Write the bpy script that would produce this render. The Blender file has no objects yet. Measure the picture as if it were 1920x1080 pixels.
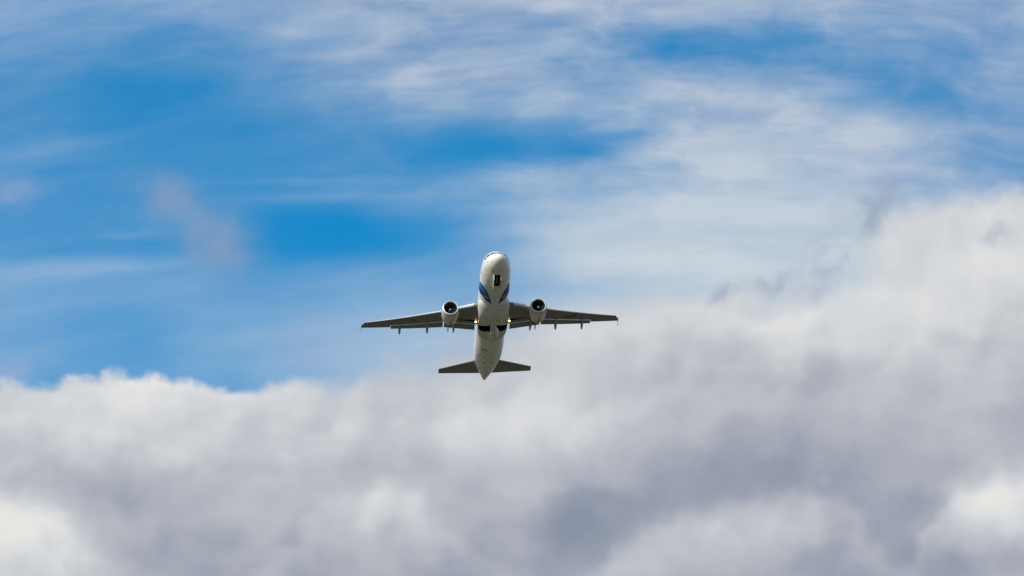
import bpy, bmesh, math, random
from mathutils import Vector
R = math.radians
scene = bpy.context.scene
col = scene.collection
random.seed(4)

# ------------------------------------------------------------------ camera
CAM_EL = 13.5
cam_d = bpy.data.cameras.new('camera')
cam_d.sensor_fit = 'HORIZONTAL'
cam_d.angle = R(10.3)
cam_d.clip_start = 0.5
cam_d.clip_end = 200000
cam = bpy.data.objects.new('camera', cam_d)
cam.location = (0, 0, 1.7)
cam.rotation_euler = (R(90 + CAM_EL), 0, 0)
col.objects.link(cam)
scene.camera = cam

# ------------------------------------------------------------------ sun and exposure
SUN_EL, SUN_AZ = 34.0, 214.0          # azimuth clockwise from +Y: behind and left of the camera
sun_d = bpy.data.lights.new('sun', 'SUN')
sun_d.energy = 5.0
sun_d.angle = R(0.53)
sun_d.color = (1.0, 0.95, 0.87)
sun = bpy.data.objects.new('sun', sun_d)
sdir = Vector((math.sin(R(SUN_AZ)) * math.cos(R(SUN_EL)), math.cos(R(SUN_AZ)) * math.cos(R(SUN_EL)), math.sin(R(SUN_EL))))
sun.rotation_euler = sdir.to_track_quat('Z', 'Y').to_euler()
sun.location = (-200, -200, 400)
col.objects.link(sun)
vs = scene.view_settings
vs.view_transform = 'Standard'
vs.look = 'None'
vs.exposure = 0.0
vs.gamma = 1.0
vs.use_curve_mapping = False
scene.cycles.use_denoising = False
scene.cycles.max_bounces = 6
scene.cycles.sample_clamp_indirect = 6.0


# ------------------------------------------------------------------ node helpers
class S:
    """A node socket with arithmetic."""
    nt = None

    def __init__(self, s):
        self.s = s

    @staticmethod
    def m(op, *a, clamp=False):
        n = S.nt.nodes.new('ShaderNodeMath')
        n.operation = op
        n.use_clamp = clamp
        for i, v in enumerate(a):
            if isinstance(v, S):
                S.nt.links.new(v.s, n.inputs[i])
            else:
                n.inputs[i].default_value = v
        return S(n.outputs[0])

    def __add__(self, o): return S.m('ADD', self, o)
    __radd__ = __add__
    def __sub__(self, o): return S.m('SUBTRACT', self, o)
    def __rsub__(self, o): return S.m('SUBTRACT', o, self)
    def __mul__(self, o): return S.m('MULTIPLY', self, o)
    __rmul__ = __mul__
    def __truediv__(self, o): return S.m('DIVIDE', self, o)


def clamp01(a): return S.m('ADD', a, 0.0, clamp=True)
def smax(a, b): return S.m('MAXIMUM', a, b)
def smin(a, b): return S.m('MINIMUM', a, b)
def absn(a): return S.m('ABSOLUTE', a)


def remap(a, f0, f1, t0=0.0, t1=1.0, smooth=True):
    n = S.nt.nodes.new('ShaderNodeMapRange')
    n.interpolation_type = 'SMOOTHSTEP' if smooth else 'LINEAR'
    for i, v in enumerate((a, f0, f1, t0, t1)):
        if isinstance(v, S):
            S.nt.links.new(v.s, n.inputs[i])
        else:
            n.inputs[i].default_value = v
    return S(n.outputs[0])


def vec(x, y, z=0.0):
    n = S.nt.nodes.new('ShaderNodeCombineXYZ')
    for i, v in enumerate((x, y, z)):
        if isinstance(v, S):
            S.nt.links.new(v.s, n.inputs[i])
        else:
            n.inputs[i].default_value = v
    return S(n.outputs[0])


def noise(v, scale, detail=4.0, rough=0.5, dims='2D', lac=2.0):
    n = S.nt.nodes.new('ShaderNodeTexNoise')
    n.noise_dimensions = dims
    S.nt.links.new(v.s, n.inputs['Vector'])
    n.inputs['Scale'].default_value = scale
    n.inputs['Detail'].default_value = detail
    n.inputs['Roughness'].default_value = rough
    n.inputs['Lacunarity'].default_value = lac
    return S(n.outputs['Fac'])


def voro(v, scale, smooth=0.8, detail=0.0):
    n = S.nt.nodes.new('ShaderNodeTexVoronoi')
    n.voronoi_dimensions = '2D'
    n.feature = 'SMOOTH_F1'
    S.nt.links.new(v.s, n.inputs['Vector'])
    n.inputs['Scale'].default_value = scale
    n.inputs['Smoothness'].default_value = smooth
    n.inputs['Detail'].default_value = detail
    return S(n.outputs['Distance'])


def mixc(f, a, b, blend='MIX'):
    n = S.nt.nodes.new('ShaderNodeMix')
    n.data_type = 'RGBA'
    n.blend_type = blend
    for i, v in ((0, f), (6, a), (7, b)):
        if isinstance(v, S):
            S.nt.links.new(v.s, n.inputs[i])
        elif i == 0:
            n.inputs[0].default_value = v
        else:
            n.inputs[i].default_value = (*v, 1.0)
    return S(n.outputs[2])


def ramp(f, stops, interp='CARDINAL'):
    n = S.nt.nodes.new('ShaderNodeValToRGB')
    n.color_ramp.interpolation = interp
    el = n.color_ramp.elements
    while len(el) > 1:
        el.remove(el[-1])
    for i, (p, c) in enumerate(stops):
        e = el[0] if i == 0 else el.new(p)
        e.position = p
        e.color = (*c, 1.0) if len(c) == 3 else c
    S.nt.links.new(f.s, n.inputs[0])
    return S(n.outputs[0])


def sepc(c):
    n = S.nt.nodes.new('ShaderNodeSeparateColor')
    S.nt.links.new(c.s, n.inputs[0])
    return [S(o) for o in n.outputs]


def lin(r, g, b):
    return tuple(((c / 255 + 0.055) / 1.055) ** 2.4 if c > 10 else c / 255 / 12.92 for c in (r, g, b))


# ------------------------------------------------------------------ sky: blue air, high veil, scud, cumulus bank
SKY = 0.1
world = bpy.data.worlds.new('World')
scene.world = world
world.use_nodes = True
world.cycles.sampling_method = 'MANUAL'
world.cycles.sample_map_resolution = 512
nt = world.node_tree
S.nt = nt
nt.nodes.clear()
out = nt.nodes.new('ShaderNodeOutputWorld')
bg = nt.nodes.new('ShaderNodeBackground')
bg.inputs['Strength'].default_value = SKY
nt.links.new(bg.outputs[0], out.inputs[0])
sky = nt.nodes.new('ShaderNodeTexSky')
sky.sky_type = 'NISHITA'
sky.sun_disc = False
sky.sun_elevation = R(SUN_EL)
sky.sun_rotation = R(SUN_AZ)
sky.air_density = 1.0
sky.dust_density = 0.2
sky.ozone_density = 4.0
air = S(sky.outputs[0])

tc = nt.nodes.new('ShaderNodeTexCoord')
sx = nt.nodes.new('ShaderNodeSeparateXYZ')
nt.links.new(tc.outputs['Generated'], sx.inputs[0])
dx, dy, dz = [S(o) for o in sx.outputs]
DEG = 180 / math.pi
AZ = S.m('ARCTAN2', dx, dy) * (DEG * math.cos(R(CAM_EL)))    # degrees along the sky, 0 = north
EL = S.m('ARCSINE', S.m('MINIMUM', S.m('MAXIMUM', dz, -0.9999), 0.9999)) * DEG
P = vec(AZ, EL)
STEP = 0.6455                # table step along azimuth, degrees
# sixteen steps cover the part of the sky that is described by tables, -5.16..5.16
HALF = 8 * STEP

# slow warp so that the tables below never read as a grid
w1 = noise(P, 0.85, 3, 0.45) - 0.5
w2 = noise(vec(AZ + 37.0, EL), 0.85, 3, 0.45) - 0.5
AZw = AZ + w1 * 0.9
ELw = EL + w2 * 0.55
ELv = EL + w2 * 0.22
FX = clamp01((AZw + HALF) / (2 * HALF))
FXv = clamp01((AZ + w1 * 0.9 + HALF) / (2 * HALF))


def table(rows, fx, e):
    """rows: (elevation, 17 values for each of up to 2 channels); smooth lookup."""
    acc = None
    chans = len(rows[0][1])
    for i, (el_, chs) in enumerate(rows):
        stops = []
        for k in range(17):
            c = [ch[k] for ch in chs] + [0.0] * (3 - chans)
            stops.append((k / 16, c))
        r = ramp(fx, stops)
        if acc is None:
            acc = r
        else:
            # rows run from high elevation to low
            f = remap(e, rows[i - 1][0], el_)
            acc = mixc(f, acc, r)
    return sepc(acc)[:chans]


def row_el(k):                       # elevation of table row k (0 top .. 12 bottom)
    return CAM_EL + 2.9 - k * 0.4841


# opacity of the high veil, from west to east, highest row first
VEIL = [
    (0, [.66, .62, .66, .66, .70, .80, .80, .82, .84, .84, .82, .78, .78, .82, .84, .80, .80]),
    (1, [.46, .42, .34, .37, .44, .60, .68, .70, .64, .58, .48, .30, .32, .38, .48, .60, .68]),
    (2, [.30, .24, .16, .17, .26, .46, .56, .64, .68, .70, .72, .76, .74, .58, .36, .50, .58]),
    (3, [.28, .25, .14, .14, .17, .22, .20, .18, .14, .24, .62, .90, .92, .92, .84, .66, .54]),
    (4, [.25, .20, .18, .17, .17, .24, .26, .36, .52, .62, .72, .88, .92, .92, .84, .66, .56]),
    (5, [.26, .20, .20, .20, .08, .02, .12, .26, .54, .82, .88, .92, .93, .93, .93, .92, .92]),
    (6, [.52, .48, .44, .40, .34, .36, .42, .44, .52, .72, .86, .93, .94, .94, .94, .93, .92]),
    (7, [.46, .38, .26, .40, .50, .56, .66, .74, .74, .84, .90, .92, .92, .92, .92, .92, .92]),
    (8, [.44, .36, .36, .40, .46, .56, .72, .80, .88, .90, .92, .92, .92, .92, .92, .92, .92]),
]
# lightness of the cumulus bank
BANK = [
    (4.4, [.80, .80, .80, .80, .80, .80, .80, .80, .80, .80, .80, .80, .80, .86, .90, .93, .96]),
    (5, [.80, .80, .80, .80, .80, .80, .80, .80, .80, .80, .80, .80, .84, .90, .94, .90, .94]),
    (6, [.80, .80, .80, .80, .80, .80, .80, .80, .78, .80, .82, .74, .80, .84, .92, 1.0, 1.04]),
    (6.7, [.80, .80, .80, .80, .80, .75, .72, .70, .70, .84, .90, .90, 1.0, 1.02, 1.0, .92, .82]),
    (7.2, [.80, .80, .80, .80, .80, .75, .70, .66, .68, .78, .80, .76, .86, .94, .88, .72, .62]),
    (8, [.76, .92, 1.0, .96, .88, .82, .72, .68, .70, .75, .66, .52, .48, .54, .62, .66, .56]),
    (8.9, [.80, .90, .94, .90, .78, .68, .64, .76, .88, .82, .60, .48, .43, .46, .50, .52, .46]),
    (10, [.52, .46, .47, .55, .55, .58, .58, .58, .64, .56, .37, .31, .28, .30, .36, .54, .62]),
    (10.5, [.80, .60, .42, .46, .50, .60, .66, .58, .50, .34, .25, .30, .36, .30, .32, .72, .90]),
    (11.1, [1.0, .90, .54, .42, .45, .60, .62, .50, .40, .22, .28, .42, .48, .36, .30, .66, .88]),
    (12, [.95, .76, .45, .38, .38, .42, .42, .36, .33, .38, .52, .46, .45, .34, .28, .40, .52]),
]
# upper edges of two nearer tiers of the bank
TIER_LOW = [(0.000, 11.32), (0.057, 11.27), (0.086, 10.97), (0.120, 10.60), (0.219, 10.43), (0.281, 10.97), (0.323, 11.43), (0.375, 11.54), (0.417, 11.32), (0.448, 10.97), (0.500, 10.60), (0.562, 10.49), (0.615, 10.97), (0.661, 11.23), (0.719, 11.32), (0.760, 11.46), (0.812, 11.41), (0.844, 11.08), (0.885, 10.70), (0.914, 11.24), (0.953, 11.54), (1.000, 11.64)]
TIER_MID = [(0.000, 11.67), (0.083, 11.78), (0.156, 11.83), (0.219, 11.67), (0.271, 11.72), (0.312, 12.10), (0.354, 12.24), (0.396, 12.10), (0.448, 12.16), (0.500, 12.42), (0.547, 12.53), (0.589, 12.32), (0.646, 12.64), (0.719, 12.69), (0.781, 12.53), (0.833, 12.64), (0.896, 12.96), (0.953, 12.91), (1.000, 13.18)]
# BLOBS0
# streaks and gaps in the veil, swells and hollows in the bank: azimuth, elevation, half-axes, tilt, amount
STREAKS = [(-1.83, 14.04, 1.02, 0.296, 5, -0.15),
         (-0.32, 14.87, 0.81, 0.172, 4, -0.13),
         (1.24, 15.08, 0.46, 0.070, 9, -0.18),
         (1.67, 15.95, 0.32, 0.140, -8, -0.21),
         (1.18, 15.80, 0.15, 0.048, 0, -0.15),
         (0.43, 15.80, 0.16, 0.043, 3, -0.15),
         (2.37, 16.08, 0.59, 0.108, -3, -0.08),
         (3.66, 15.60, 0.59, 0.194, -10, -0.07),
         (-3.55, 13.97, 0.35, 0.043, 6, -0.09),
         (-4.57, 13.81, 0.91, 0.070, 4, -0.08),
         (-4.22, 13.18, 0.38, 0.140, 12, -0.10),
         (-4.63, 12.56, 0.38, 0.108, 0, -0.07),
         (-2.85, 12.56, 0.22, 0.118, 0, -0.08),
         (-3.82, 15.38, 1.18, 0.204, 8, -0.06),
         (1.02, 15.52, 0.32, 0.075, 0, -0.07),
         (0.27, 15.50, 0.38, 0.054, 3, -0.06),
         (-2.15, 13.31, 0.38, 0.075, 12, -0.04),
         (1.02, 14.77, 1.02, 0.108, 12, 0.18),
         (2.37, 14.86, 0.86, 0.108, 2, 0.14),
         (3.39, 15.18, 0.97, 0.118, -4, 0.16),
         (1.94, 15.45, 0.70, 0.097, -10, 0.13),
         (0.22, 14.55, 1.02, 0.118, 4, 0.13),
         (-1.94, 15.84, 0.30, 0.065, 0, 0.14),
         (-1.45, 15.86, 0.30, 0.075, 0, 0.18),
         (-2.15, 16.08, 0.38, 0.054, -4, 0.11),
         (-0.86, 15.71, 0.70, 0.097, 2, 0.11),
         (-1.29, 15.60, 0.48, 0.065, 4, 0.09),
         (-2.10, 14.56, 0.97, 0.043, 2, 0.13),
         (-1.99, 14.41, 1.02, 0.054, 2, 0.14),
         (-3.87, 14.03, 0.32, 0.038, 6, 0.13),
         (-4.14, 13.68, 1.18, 0.097, 5, 0.22),
         (-4.57, 14.87, 0.91, 0.065, 13, 0.13),
         (-4.84, 14.66, 0.65, 0.048, 10, 0.07),
         (-4.36, 16.08, 1.18, 0.075, 3, 0.07),
         (-1.08, 13.73, 0.59, 0.065, 14, 0.09),
         (1.67, 14.28, 1.40, 0.215, 3, 0.11),
         (0.86, 13.88, 0.70, 0.215, 4, 0.07),
         (-1.83, 12.96, 0.48, 0.323, -30, 0.07)]
SWELLS = [(-3.60, 12.52, 0.75, 0.086, 0, 0.11),
         (-2.58, 12.45, 0.38, 0.075, 0, 0.07),
         (0.27, 12.40, 0.32, 0.323, 30, 0.09),
         (0.91, 13.07, 0.65, 0.215, 0, 0.07),
         (2.64, 13.23, 0.48, 0.134, -5, 0.11),
         (3.44, 13.39, 0.65, 0.161, -8, 0.07),
         (-1.40, 12.69, 0.32, 0.161, 20, 0.06),
         (1.99, 12.85, 0.38, 0.215, 20, -0.08),
         (1.08, 12.64, 0.32, 0.215, 0, -0.06),
         (-0.97, 11.67, 0.38, 0.269, 30, -0.08),
         (-2.10, 11.24, 0.32, 0.215, 0, -0.06),
         (-3.12, 11.56, 0.32, 0.161, 10, -0.05),
         (1.40, 11.24, 0.27, 0.269, 0, -0.08),
         (2.37, 11.03, 0.12, 0.323, 0, -0.06),
         (-1.67, 12.12, 0.24, 0.188, 0, 0.13),
         (-1.32, 11.27, 0.43, 0.242, 10, 0.24),
         (-0.11, 11.99, 0.48, 0.323, 20, 0.13),
         (2.66, 11.16, 0.46, 0.242, -10, 0.18),
         (1.67, 10.97, 0.59, 0.323, 10, 0.18),
         (3.01, 11.35, 0.14, 0.140, 0, 0.11),
         (4.84, 11.32, 0.48, 0.269, 8, 0.31),
         (-4.89, 10.97, 0.59, 0.377, 0, 0.24),
         (4.84, 13.72, 0.38, 0.161, 5, 0.15),
         (-4.09, 12.45, 0.38, 0.134, 10, 0.11),
         (-3.39, 12.42, 0.48, 0.161, 0, 0.07),
         (-3.93, 11.46, 1.02, 0.242, 3, -0.11),
         (0.70, 11.08, 0.32, 0.430, 15, -0.13),
         (0.86, 11.35, 0.59, 0.269, 10, -0.10),
         (2.26, 11.67, 1.08, 0.215, 0, -0.08),
         (3.87, 10.78, 0.70, 0.296, 0, -0.11),
         (-0.59, 11.56, 0.48, 0.377, 25, -0.10),
         (-2.04, 11.70, 1.18, 0.118, 3, -0.10),
         (0.54, 11.40, 0.16, 0.484, 5, -0.08),
         (2.80, 12.64, 0.65, 0.269, -10, -0.06),
         (5.06, 13.18, 0.38, 0.323, 0, -0.11),
         (-2.80, 10.86, 0.86, 0.269, 0, -0.06),
         (-0.32, 10.81, 0.65, 0.269, 0, -0.08),
         (3.34, 11.08, 0.22, 0.377, 8, -0.07)]
# BLOBS1
# upper edge of the bank: azimuth (0..1), elevation, softness
EDGE = [(0, 12.43, .07), (.025, 12.45, .07), (.05, 12.46, .06), (.07, 12.52, .05), (.105, 12.60, .05), (.15, 12.575, .05),
        (.19, 12.545, .05), (.215, 12.49, .05), (.228, 12.43, .05), (.24, 12.52, .06), (.27, 12.525, .07), (.32, 12.52, .10),
        (.36, 12.63, .16), (.40, 12.70, .25), (.44, 12.82, .3), (.48, 12.98, .3), (.52, 13.15, .25), (.56, 13.28, .2),
        (.60, 13.38, .16), (.65, 13.38, .13), (.69, 13.36, .12), (.73, 13.45, .12), (.755, 13.36, .12), (.79, 13.42, .18),
        (.815, 13.46, .32), (.835, 13.66, .42), (.852, 13.98, .40), (.87, 14.20, .26), (.895, 14.29, .12), (.93, 14.31, .11), (.96, 14.36, .11), (1, 14.40, .11)]

def blob(a, e, ra, re, ang, X=None, Y=None):
    c, s = math.cos(R(ang)), math.sin(R(ang))
    x = (X or AZs) - a
    y = (Y or ELs) - e
    u = (x * c + y * s) / ra
    v = (y * c - x * s) / re
    return S.m('EXPONENT', (u * u + v * v) * -1.0)


def blobs(rows, X, Y):
    acc = None
    for a, e, ra, re, ang, am in rows:
        b = blob(a, e, ra, re, ang, X, Y) * am
        acc = b if acc is None else acc + b
    return acc


# --- blue air
GX = clamp01((AZ + HALF) / (2 * HALF))
low = remap(EL, CAM_EL + 2.9, CAM_EL - 1.3)
blue = mixc(low, lin(22, 131, 193), lin(60, 149, 207))
deep = S.m('EXPONENT', (S.m('POWER', (AZ + 1.72) / 1.3, 2.0) + S.m('POWER', (EL - 14.1) / 0.42, 2.0)) * -1.0)
blue = mixc(deep * 0.7, blue, lin(6, 136, 201))
airn = mixc(1.0, air, (SKY, SKY, SKY), 'MULTIPLY')
# above and away from the bank the air is the physical sky, near it as measured in the cold blue gaps
near = remap(S.m('ABSOLUTE', AZ), 9.0, 30.0, 1.0, 0.0) * remap(S.m('ABSOLUTE', EL - CAM_EL), 6.0, 18.0, 1.0, 0.0)
base = mixc(near, airn, blue)

# --- high veil
(veil,) = table([(row_el(k), [v]) for k, v in VEIL], FXv, ELv)
ELc = EL - AZ * 0.05 + AZ * AZ * 0.015      # the fibres sweep up, level out and fall again towards the east
tilt = ELc
st1 = noise(vec(AZ * 0.42 + w1 * 0.5, tilt * 2.3 + w2 * 0.35), 1.6, 6, 0.52)
st2 = 1.0 - absn(noise(vec(AZ * 0.55 + w2 * 0.8, ELc * 3.0 + w1 * 0.6), 1.7, 5, 0.55) - 0.5) * 3.2
st3 = noise(vec(AZ * 0.8 + w2 * 1.1 + 9.0, ELc * 1.9 + w1 * 0.8), 1.7, 6, 0.54)
amt = remap(veil, 0.0, 0.55, 0.35, 1.0)
right = remap(AZ, -3.2, -0.6, 0.25, 1.0)
veil = veil + blobs(STREAKS, AZ + w1 * 0.35 + (st3 - 0.5) * 0.25, EL + w2 * 0.16 + (st1 - 0.5) * 0.10)
fine = remap(EL, 13.9, 14.9) * right
vv = veil + (st1 - 0.5) * 0.31 * amt * remap(AZ, -2.5, 0.0, 0.75, 1.0) * remap(EL, 13.2, 14.4, 0.5, 1.0) + (st2 - 0.55) * (0.05 + 0.06 * fine) * amt + (st3 - 0.5) * (0.10 + fine * 0.42) * amt
farveil = clamp01((noise(vec(AZ * 0.04, EL * 0.12), 1.0, 5, 0.55) - 0.38) * 2.2)
vv = mixc(near, farveil, S.m('POWER', clamp01(vv), 1.45))
vv = sepc(vv)[0]
high = remap(EL, CAM_EL + 0.2, CAM_EL + 2.7)
vcol = mixc(high, lin(190, 205, 218), lin(165, 179, 203))
vcol = mixc(remap(AZ, -1.0, -4.5) * 0.6, vcol, lin(150, 182, 219))
vcol = mixc(remap(st1, 0.35, 0.65, 0.0, 0.38), vcol, lin(198, 211, 222))
vcol = mixc(blob(2.3, 13.75, 2.0, 0.48, 0, AZ, EL) * 0.75, vcol, lin(205, 213, 219))
vcol = mixc(remap(AZ, 3.0, 5.0, 0.0, 0.75) * remap(EL, 13.9, 14.6), vcol, lin(158, 176, 205))
vcol = mixc(clamp01((st3 - 0.40) * 0.8) * fine, vcol, lin(203, 212, 222))
skyc = mixc(clamp01(vv), base, vcol)


# --- shreds of grey scud drifting in front of the veil
sw = noise(P, 2.6, 5, 0.6) - 0.5
sw2 = noise(vec(AZ + 11.0, EL + 5.0), 2.6, 5, 0.6) - 0.5
AZs = AZ + sw * 0.35
ELs = EL + sw2 * 0.35
sn = remap(noise(vec(AZ, EL), 2.2, 6, 0.6), 0.25, 0.7, 0.45, 1.15)
mauve = smax(smax(blob(-3.42, 14.34, .36, .23, -30), blob(-3.16, 14.14, .38, .26, -40)), blob(-2.95, 13.94, .34, .28, -55))
skyc = mixc(clamp01(mauve * (sn * 0.5 + 0.5) * 0.84), skyc, lin(132, 158, 191))
puff = smax(blob(-5.02, 12.60, .26, .14, 0), blob(-4.95, 12.72, .30, .12, 10) * 0.6)
skyc = mixc(clamp01(puff * sn * 0.85), skyc, lin(146, 172, 212))
puff2 = smax(blob(-5.1, 14.45, .35, .15, 0) * 0.5, blob(-2.05, 12.85, .30, .35, 20) * 0.35)
skyc = mixc(clamp01(puff2 * sn), skyc, lin(156, 172, 205))

# --- cumulus bank
nb1 = noise(P, 2.1, 6, 0.5)
nb2 = noise(vec(AZ + 3.1, EL * 1.15 - 7.7), 6.5, 5, 0.5)
AZl = AZ + w1 * 0.25 + (nb1 - 0.5) * 0.22
ELl = EL + w2 * 0.25 + (nb2 - 0.5) * 0.10
lobe1 = voro(vec(AZl, ELl * 1.15), 1.9)
lobe2 = voro(vec(AZl + 4.0, ELl * 1.1), 5.0)
lobe3 = voro(vec(AZl + 9.0, ELl), 12.0, 0.7)
er = ramp(clamp01((AZ + (nb1 - 0.5) * 0.25 + HALF) / (2 * HALF)), [(p, ((e - 11.0) / 4.0, s, 0)) for p, e, s in EDGE], 'LINEAR')
e_h, e_s, _ = sepc(er)
e_s = e_s * 1.15 + 0.008
edge = e_h * 4.0 + 11.0 + (nb1 - 0.5) * 0.34 * remap(e_s, .05, .25, .5, 1.4) + (0.40 - lobe1) * 0.20 * remap(e_s, .06, .12, 1.0, 0.6) + ((0.40 - lobe2) * 0.09 + (0.40 - lobe3) * 0.03) * remap(e_s, .06, .12, 1.0, 0.3)
faredge = (noise(vec(AZ * 0.06, 3.3), 1.0, 4, 0.6) - 0.5) * 22.0 + 12.0 + (nb1 - 0.5) * 1.5
inside = remap(S.m('ABSOLUTE', AZ), HALF, HALF + 6.0, 1.0, 0.0)
edge = edge * inside + faredge * (1.0 - inside)
dens = remap(EL, edge + e_s, edge - e_s * 1.2)

AZb = AZ + w1 * 0.5 + (noise(P, 2.1, 3, 0.45) - 0.5) * 0.45
FXb = clamp01((AZb + HALF) / (2 * HALF))
nb3 = noise(vec(AZ + 21.0, EL - 4.0), 2.1, 3, 0.45)
ELb = EL + w2 * 0.35 + (nb3 - 0.5) * 0.35
(light,) = table([(row_el(k), [v]) for k, v in BANK], FXb, ELb)
# billows: light from the upper left, so the slope of the density field towards the sun lights it
nA = noise(vec(AZ + w1 * 0.5, EL + w2 * 0.5), 1.15, 5, 0.46)
nB = noise(vec(AZ + w1 * 0.5 - 0.16, EL + w2 * 0.5 + 0.20), 1.15, 5, 0.46)
lobe1s = voro(vec(AZl - 0.10, ELl * 1.15 + 0.13), 1.9)
lobe2s = voro(vec(AZl + 4.0 - 0.045, ELl * 1.1 + 0.06), 5.0)
relief = ((lobe1s - lobe1) * 0.24 + (lobe2s - lobe2) * 0.07) * remap(edge - EL, 0.1, 1.1, 1.0, 0.6) * remap(e_s, .05, .3, 1.0, 0.45)
light = light + blobs(SWELLS, AZb, ELb) + (nA - nB) * 0.32 + (nA - 0.5) * 0.16 + relief + (nb2 - 0.5) * 0.06
light = light + remap(edge - EL, 0.0, 0.22, 0.06, 0.0) * remap(e_s, .05, .2, 1.0, 0.0)
for tier, amp, sft, sd in ((TIER_LOW, 0.19, 0.15, 2.0), (TIER_MID, 0.11, 0.12, 7.0)):
    tr = ramp(clamp01((AZ + (nb3 - 0.5) * 0.35 + HALF) / (2 * HALF)), [(p, ((e - 9.0) / 5.0, 0, 0)) for p, e in tier], 'CARDINAL')
    te = sepc(tr)[0] * 5.0 + 9.0 + (nb1 - 0.5) * 0.5 + (0.40 - lobe1) * 0.20 + (0.40 - lobe2) * 0.10 + (noise(vec(AZ + sd, EL), 4.0, 4, 0.5) - 0.5) * 0.16
    td = te - EL
    light = light + remap(td, -sft, sft * 1.4) * remap(td, 0.05, 0.75, amp, amp * -0.25)
ccol = ramp(clamp01(light * 0.8), [(0, lin(138, 148, 166)), (.18, lin(154, 161, 176)), (.36, lin(176, 180, 190)), (.56, lin(193, 196, 202)),
                                   (.70, lin(206, 209, 213)), (.82, lin(217, 219, 221)), (1.0, lin(229, 229, 226))], 'LINEAR')
skyc = mixc(dens, skyc, ccol)

# --- dark shreds in front of the bright right-hand cloud
wisp_n = remap(noise(vec((AZ - EL) * 1.1, (EL + AZ) * 0.9), 1.6, 4, 0.5), 0.30, 0.72)
wisp = smax(smax(blob(3.60, 14.16, .40, .17, 52), blob(3.25, 13.80, .50, .22, 55)), smax(blob(2.15, 13.46, .22, .09, 20), blob(2.75, 13.52, .4, .10, 8) * 0.7))
wisp = smax(wisp, blob(4.82, 13.98, .16, .09, 40) * 0.8)
skyc = mixc(clamp01(wisp * wisp_n * 0.95), skyc, lin(152, 166, 186))

# hazy band along the horizon
skyc = mixc(remap(EL, 8.0, 1.0), skyc, lin(140, 150, 164))
final = mixc(1.0, skyc, (1 / SKY, 1 / SKY, 1 / SKY), 'MULTIPLY')
nt.links.new(final.s, bg.inputs['Color'])


# ------------------------------------------------------------------ materials
def material(name, base, rough=0.4, metal=0.0, coat=0.0, var=0.0, vscale=1.0, emit=None, estr=0.0, grime=0.0, seams=0.0, spec=0.5):
    m = bpy.data.materials.new(name)
    m.use_nodes = True
    S.nt = m.node_tree
    b = S.nt.nodes['Principled BSDF']
    b.inputs['Roughness'].default_value = rough
    b.inputs['Metallic'].default_value = metal
    b.inputs['Specular IOR Level'].default_value = spec
    b.inputs['Coat Weight'].default_value = coat
    b.inputs['Coat Roughness'].default_value = 0.08
    t = S.nt.nodes.new('ShaderNodeTexCoord')
    o = S(t.outputs['Object'])
    c = mixc(0.0, base, base)
    if var:
        n = noise(o, vscale, 5, 0.6, '3D')
        c = mixc(remap(n, 0.3, 0.7, 0.0, var), c, tuple(x * 0.55 for x in base))
    if grime:
        mp = S.nt.nodes.new('ShaderNodeMapping')
        mp.inputs['Scale'].default_value = (3.2, 0.28, 3.2)
        S.nt.links.new(o.s, mp.inputs[0])
        n = noise(S(mp.outputs[0]), 1.4, 6, 0.62, '3D')
        c = mixc(remap(n, 0.48, 0.78, 0.0, grime), c, (0.20, 0.17, 0.12))
    if seams:
        sp = S.nt.nodes.new('ShaderNodeSeparateXYZ')
        S.nt.links.new(o.s, sp.inputs[0])
        f = S.m('PINGPONG', S(sp.outputs[1]), 1.05)
        c = mixc(remap(f, 0.0, 0.018, seams, 0.0), c, tuple(x * 0.35 for x in base))
    S.nt.links.new(c.s, b.inputs['Base Color'])
    rn = noise(o, 2.5, 3, 0.5, '3D')
    rr = remap(rn, 0.3, 0.7, max(0.02, rough - 0.08), rough + 0.08)
    S.nt.links.new(rr.s, b.inputs['Roughness'])
    if emit:
        b.inputs['Emission Color'].default_value = (*emit, 1)
        b.inputs['Emission Strength'].default_value = estr
    return m


M_white = material('white_paint', (0.82, 0.815, 0.765), 0.30, coat=0.35, var=0.10, vscale=0.6, grime=0.35, seams=0.25)
M_fair = material('fairing_paint', (0.72, 0.715, 0.665), 0.34, coat=0.25, var=0.14, vscale=0.9, grime=0.45)
M_nac = material('nacelle_paint', (0.74, 0.74, 0.71), 0.30, coat=0.3, var=0.12, vscale=1.2, grime=0.55)
M_grey = material('wing_grey_paint', (0.23, 0.225, 0.22), 0.40, coat=0.1, var=0.3, vscale=0.8, grime=0.35, seams=0.4)
M_flap = material('flap_grey_paint', (0.25, 0.25, 0.245), 0.42, coat=0.1, var=0.3, vscale=0.8, grime=0.3)
M_can = material('canoe_grey_paint', (0.34, 0.34, 0.325), 0.36, coat=0.15, var=0.15, vscale=1.5)
M_slat = material('bare_leading_edge', (0.72, 0.72, 0.71), 0.38, metal=0.35, var=0.1, vscale=2)
M_lip = material('polished_inlet_lip', (0.80, 0.80, 0.77), 0.30, metal=0.35)
M_seam = material('dark_seam', (0.045, 0.045, 0.042), 0.6)
M_duct = material('inlet_duct_grey', (0.10, 0.10, 0.10), 0.45, var=0.2, vscale=3)
M_fan = material('fan_titanium', (0.055, 0.055, 0.06), 0.4, metal=0.6)
M_spin = material('spinner_black', (0.05, 0.05, 0.05), 0.4)
M_tip = material('spinner_white', (0.8, 0.8, 0.8), 0.4)
M_hot = material('burnt_exhaust_metal', (0.07, 0.06, 0.055), 0.5, metal=0.7, var=0.3, vscale=3)
M_bay = material('gear_bay_dark', (0.012, 0.012, 0.013), 0.8)
M_tyre = material('tyre_rubber', (0.016, 0.016, 0.017), 0.7)
M_gear = material('gear_grey_metal', (0.45, 0.46, 0.46), 0.4, metal=0.2)
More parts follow.
